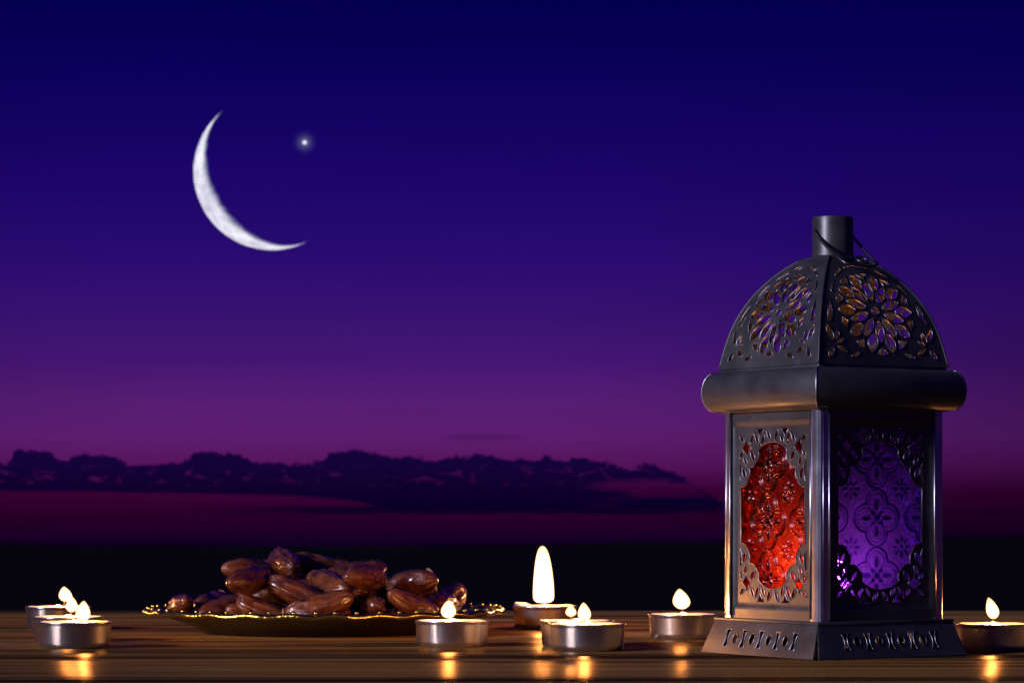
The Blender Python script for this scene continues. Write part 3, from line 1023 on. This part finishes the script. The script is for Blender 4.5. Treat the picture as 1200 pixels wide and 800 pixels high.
# ------------------------------------------------------------------ plate of dates
PC = at(380, 1.69)
plate = empty('date_plate', PC)
tag(plate, 'round black footed plate with a glinting gilded edge, heaped with dates', 'plate')
bm = bmesh.new()
lathe(bm, [(0.0, 0.0012), (0.062, 0.0012), (0.064, 0.0), (0.0675, 0.0), (0.0690, 0.0016), (0.0770, 0.0052), (0.0890, 0.0092), (0.0985, 0.0112), (0.1000, 0.0118),
           (0.0985, 0.0126), (0.0880, 0.0108), (0.0740, 0.0072), (0.0640, 0.0044), (0.0, 0.0040)], 120)
bmesh.ops.remove_doubles(bm, verts=bm.verts, dist=1e-6)
dish = bm_obj('dish', bm, PLATE, plate, 50)
bm = bmesh.new()
def rimw(r, z, a): return r + 0.0006 * math.sin(26 * a), z + 0.0005 * math.cos(26 * a)
lathe(bm, [(0.0968, 0.0127), (0.0990, 0.0138), (0.1008, 0.0136), (0.1018, 0.0124), (0.1012, 0.0110), (0.0995, 0.0109)], 208, wob=rimw)
rim = bm_obj('gilded_rim', bm, GOLD, plate, True)
# raised gilded beads round the lip
bead = bmesh.new(); bmesh.ops.create_icosphere(bead, subdivisions=1, radius=0.0014)
bead_me = bpy.data.meshes.new('bead'); bead.to_mesh(bead_me); bead.free()
for p in bead_me.polygons: p.use_smooth = True
bead_me.materials.append(GOLD)
rnd = random.Random(4)
for i in range(52):
    a = 2 * PI * (i + rnd.uniform(-.2, .2)) / 52
    o = link_mesh('bead', bead_me, None, rim)
    o.location = (0.0990 * math.cos(a), 0.0990 * math.sin(a), 0.0143)
    o.scale = (1, 1, 0.8)

def date_mesh(seed):
    rnd = random.Random(seed)
    L = rnd.uniform(0.034, 0.041); r0 = rnd.uniform(0.0072, 0.0084)
    nu, nv = 34, 32
    off = Vector((seed * 3.1, seed * 1.7, 0))
    bm = bmesh.new()
    rings = []
    for i in range(nu + 1):
        t = -1 + 2 * i / nu
        tt = math.sin(t * PI / 2)
        env = (1 - abs(tt) ** 2.6) ** 0.5 * (1 + 0.10 * tt) if abs(tt) < 1 else 0
        ring = []
        for j in range(nv):
            a = 2 * PI * j / nv
            x = tt * L / 2
            d = noise.noise(Vector((x * 70, math.cos(a) * 2.1, math.sin(a) * 2.1)) + off)
            d2 = abs(noise.noise(Vector((x * 65, math.cos(a) * 4.2, math.sin(a) * 4.2)) + off))
            d3 = abs(noise.noise(Vector((x * 260, math.cos(a) * 7.5, math.sin(a) * 7.5)) + off))
            rr_ = max(0.0003, r0 * env * (1 + 0.13 * d - 0.36 * d2 - 0.14 * d3))
            bend = 0.0015 * (1 - tt * tt) * (1 if seed % 2 else -1)
            ring.append(bm.verts.new((x, rr_ * math.cos(a), rr_ * 0.94 * math.sin(a) + bend)))
        rings.append(ring)
    for A, Bb in zip(rings, rings[1:]):
        for j in range(nv): bm.faces.new((A[j], A[(j + 1) % nv], Bb[(j + 1) % nv], Bb[j]))
    bm.faces.new(rings[0][::-1]); bm.faces.new(rings[-1])
    bmesh.ops.recalc_face_normals(bm, faces=bm.faces)
    me = bpy.data.meshes.new('date'); bm.to_mesh(me); bm.free()
    for p in me.polygons: p.use_smooth = True
    me.materials.append(DATE)
    return me, L, r0
variants = [date_mesh(s) for s in range(7)]
bm = bmesh.new()
lathe(bm, [(0.0, 0.0), (0.0036, -0.0006), (0.0040, 0.0002), (0.0026, 0.0010), (0.0010, 0.0016), (0.0, 0.0018)], 10)
bmesh.ops.remove_doubles(bm, verts=bm.verts, dist=1e-6)
bmesh.ops.recalc_face_normals(bm, faces=bm.faces)
cap_me = bpy.data.meshes.new('cap'); bm.to_mesh(cap_me); bm.free()
for p in cap_me.polygons: p.use_smooth = True
cap_me.materials.append(STALK)

# heap: drop each date on the heap at the lowest free spot under the outline seen in the photograph
env_px = [(196, 706), (208, 690), (250, 676), (285, 660), (305, 640), (325, 634), (350, 640), (370, 642), (400, 638), (440, 640), (465, 652), (500, 668), (545, 680), (560, 700)]
env_x = np.array([(p[0] - 380) / F * 1.69 for p in env_px]); env_z = np.array([CAMH - (p[1] - HZ) / F * 1.69 for p in env_px])
def plate_z(r): return float(np.interp(r, [0, .064, .074, .088, .0985], [.0040, .0044, .0072, .0108, .0126]))
rng = np.random.default_rng(11)
placed = np.zeros((0, 3)); prad = np.zeros(0)
items = []
NS = 7
fails = 0
while len(items) < 64 and fails < 8:
    best = None
    vi = int(rng.integers(0, len(variants)))
    me, L, r0 = variants[vi]
    for _ in range(260):
        th = rng.uniform(0, 2 * PI); rad = 0.086 * math.sqrt(rng.uniform(0, 1))
        x, y = rad * math.cos(th), rad * math.sin(th) * 0.92
        yaw = rng.uniform(0, PI); pit = rng.uniform(-0.5, 0.5)
        d = np.array([math.cos(yaw) * math.cos(pit), math.sin(yaw) * math.cos(pit), math.sin(pit)])
        tt = np.linspace(-1, 1, NS)
        pts = np.array([x, y, 0]) + np.outer(tt * (L / 2 - r0 * 0.55), d)
        rr_ = r0 * np.array([0.62, 0.86, 0.97, 1.0, 0.97, 0.86, 0.62]) * 0.985
        rxy = np.hypot(pts[:, 0], pts[:, 1])
        if rxy.max() > 0.092: continue
        zmin = max(plate_z(a) + b_ - c_ for a, b_, c_ in zip(rxy, rr_, pts[:, 2]))
        if len(placed):
            dxy = np.hypot(pts[:, None, 0] - placed[None, :, 0], pts[:, None, 1] - placed[None, :, 1])
            sr = rr_[:, None] + prad[None]
            q = sr ** 2 - dxy ** 2
            need = np.where(q > 0, placed[None, :, 2] + np.sqrt(np.maximum(q, 0)) - pts[:, None, 2], -1)
            zmin = max(zmin, float(need.max()))
        topz = (pts[:, 2] + zmin + rr_).max()
        lim = float(np.interp(x, env_x, env_z)) * (1 - 0.25 * (abs(y) / 0.09) ** 2)
        if topz > lim: continue
        score = zmin + 0.10 * math.hypot(x, y)
        if best is None or score < best[0]: best = (score, x, y, zmin, yaw, pit, pts, rr_)
    if best is None:
        fails += 1
        continue
    _, x, y, zm, yaw, pit, pts, rr_ = best
    P_ = pts + np.array([0, 0, zm])
    placed = np.vstack([placed, P_]); prad = np.concatenate([prad, rr_])
    items.append((vi, x, y, zm, yaw, pit))
for k, (vi, x, y, zm, yaw, pit) in enumerate(items):
    me, L, r0 = variants[vi]
    o = link_mesh('date', me)
    o.rotation_euler = (rng.uniform(-0.4, 0.4), -pit, yaw)
    o.location = PC + Vector((x, y, zm))
    tag(o, 'glossy wrinkled brown date in the heap on the gilded plate', 'date', 'dates heaped on the plate')
    if k % 3 == 0:
        cp = link_mesh('cap', cap_me, None, o)
        cp.location = (L / 2 - 0.0006, 0, 0)
        cp.rotation_euler = (0, R(90), 0)
print('DATES', len(items))

# ------------------------------------------------------------------ moon and evening star
MD = 40000.0
def sky_point(px, py, d): return Vector(((px - 600) / F * d, d, CAMH - (py - HZ) / F * d))
MC = sky_point(318, 202, MD)
MR = 90.5 / F * MD
v = (MC - cam.location).normalized()
rgt = v.cross(Z).normalized(); upv = rgt.cross(v).normalized()
ANG = R(213)
dlim = rgt * math.cos(ANG) + upv * math.sin(ANG)
axis = rgt * -math.sin(ANG) + upv * math.cos(ANG)
MOON = bpy.data.materials.new('moon_painted_glow'); MOON.use_nodes = True  # glows by itself; crescent shading is painted into emission and opacity
t = NT(MOON.node_tree); t.n.clear()
c = obj_coord(t)
mpm = t.node('ShaderNodeMapping'); t.l.new(c, mpm.inputs[0]); mpm.inputs['Scale'].default_value = (1 / MR,) * 3
n1 = t.noise(mpm.outputs[0], 3.2, 5.0, 0.6)
n2 = t.noise(mpm.outputs[0], 11.0, 6.0, 0.68)
vo = t.node('ShaderNodeTexVoronoi'); t.l.new(mpm.outputs[0], vo.inputs['Vector']); vo.inputs['Scale'].default_value = 20.0
at_ = t.node('ShaderNodeAttribute'); at_.attribute_name = 'painted_lit'
sl_ = at_.outputs['Fac']
shade = t.m('ADD', t.remap(n1, 0.35, 0.7, 0.95, 0.70), t.remap(n2, 0.38, 0.62, 0.08, -0.16))
crat = t.m('MULTIPLY', t.remap(vo.outputs['Distance'], 0.08, 0.34, -0.34, 0.05), t.remap(sl_, 0.2, 0.8, 1.0, 0.3))  # crater shade painted stronger near the terminator
shade = t.m('ADD', shade, crat)
e = t.node('ShaderNodeEmission')
t.l.new(t.mix(t.remap(n1, 0.35, 0.7), (0.90, 0.89, 0.98, 1), (0.70, 0.68, 0.86, 1)), e.inputs[0])
t.put(e.inputs[1], t.m('MULTIPLY', shade, 1.15))
tp = t.node('ShaderNodeBsdfTransparent')
mxs = t.node('ShaderNodeMixShader')
ragged = t.m('ADD', sl_, t.m('MULTIPLY', t.m('SUBTRACT', n2, 0.5), 0.35))
t.l.new(t.remap(ragged, 0.02, 0.42, smooth=True), mxs.inputs[0])
t.l.new(tp.outputs[0], mxs.inputs[1]); t.l.new(e.outputs[0], mxs.inputs[2])
out = t.node('ShaderNodeOutputMaterial'); t.l.new(mxs.outputs[0], out.inputs[0])
vs, fs, fade_a = [], [], []
na, nb = 120, 36
PT = 44.0
for i in range(na + 1):
    la = R(-86 + 172 * i / na)
    for j in range(nb + 1):
        ph = R(-14 + (PT + 14) * j / nb)
        dirv = (dlim * math.cos(ph) - v * math.sin(ph)) * math.cos(la) + axis * math.sin(la)
        rr_ = MR * (1 + 0.004 * noise.fractal(dirv * 9, 0.8, 2.2, 5))
        vs.append(dirv * rr_)
        lit = min(1.0, max(0.0, (R(PT) - ph) / R(26))) * min(1.0, max(0.0, (math.cos(la) - 0.08) / 0.30))  # painted fade towards terminator and horns, no lamp lights the moon
        fade_a.append(lit)
for i in range(na):
    for j in range(nb):
        a = i * (nb + 1) + j
        fs.append((a, a + nb + 1, a + nb + 2, a + 1))
moon = pyd('crescent_moon', vs, fs, MOON, None, True)
moon.location = MC
att = moon.data.attributes.new('painted_lit', 'FLOAT', 'POINT')
att.data.foreach_set('value', fade_a)
tag(moon, 'thin bright white crescent moon in the violet dusk sky', 'moon')

SD = 42000.0
star_o = empty('evening_star', sky_point(357, 167, SD))
tag(star_o, 'single small bright star shining beside the crescent moon', 'star')
def em_mat(name, colr, s):
    m = bpy.data.materials.new(name); m.use_nodes = True
    t = NT(m.node_tree); t.n.clear()
    e = t.node('ShaderNodeEmission'); e.inputs[0].default_value = (*colr, 1); e.inputs[1].default_value = s
    o = t.node('ShaderNodeOutputMaterial'); t.l.new(e.outputs[0], o.inputs[0])
    return m
bm = bmesh.new(); bmesh.ops.create_icosphere(bm, subdivisions=3, radius=2.3 / F * SD)
bm_obj('core', bm, em_mat('star_light', (0.92, 0.90, 1.0), 1.0), star_o, True)
HALO = bpy.data.materials.new('star_lens_halo'); HALO.use_nodes = True  # glowing volume added to imitate a lens halo around the star
t = NT(HALO.node_tree); t.n.clear()
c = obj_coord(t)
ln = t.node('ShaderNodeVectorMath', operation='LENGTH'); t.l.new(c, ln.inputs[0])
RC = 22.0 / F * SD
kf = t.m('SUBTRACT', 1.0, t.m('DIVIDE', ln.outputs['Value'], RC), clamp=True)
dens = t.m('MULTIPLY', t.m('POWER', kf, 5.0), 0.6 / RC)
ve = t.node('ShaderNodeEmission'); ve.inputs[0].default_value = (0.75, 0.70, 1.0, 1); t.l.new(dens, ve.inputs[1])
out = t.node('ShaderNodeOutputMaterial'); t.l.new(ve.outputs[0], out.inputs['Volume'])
HALO.cycles.volume_step_rate = 0.5 if hasattr(HALO.cycles, 'volume_step_rate') else 1
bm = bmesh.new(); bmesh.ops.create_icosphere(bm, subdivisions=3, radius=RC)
bm_obj('lens_halo', bm, HALO, star_o, True)
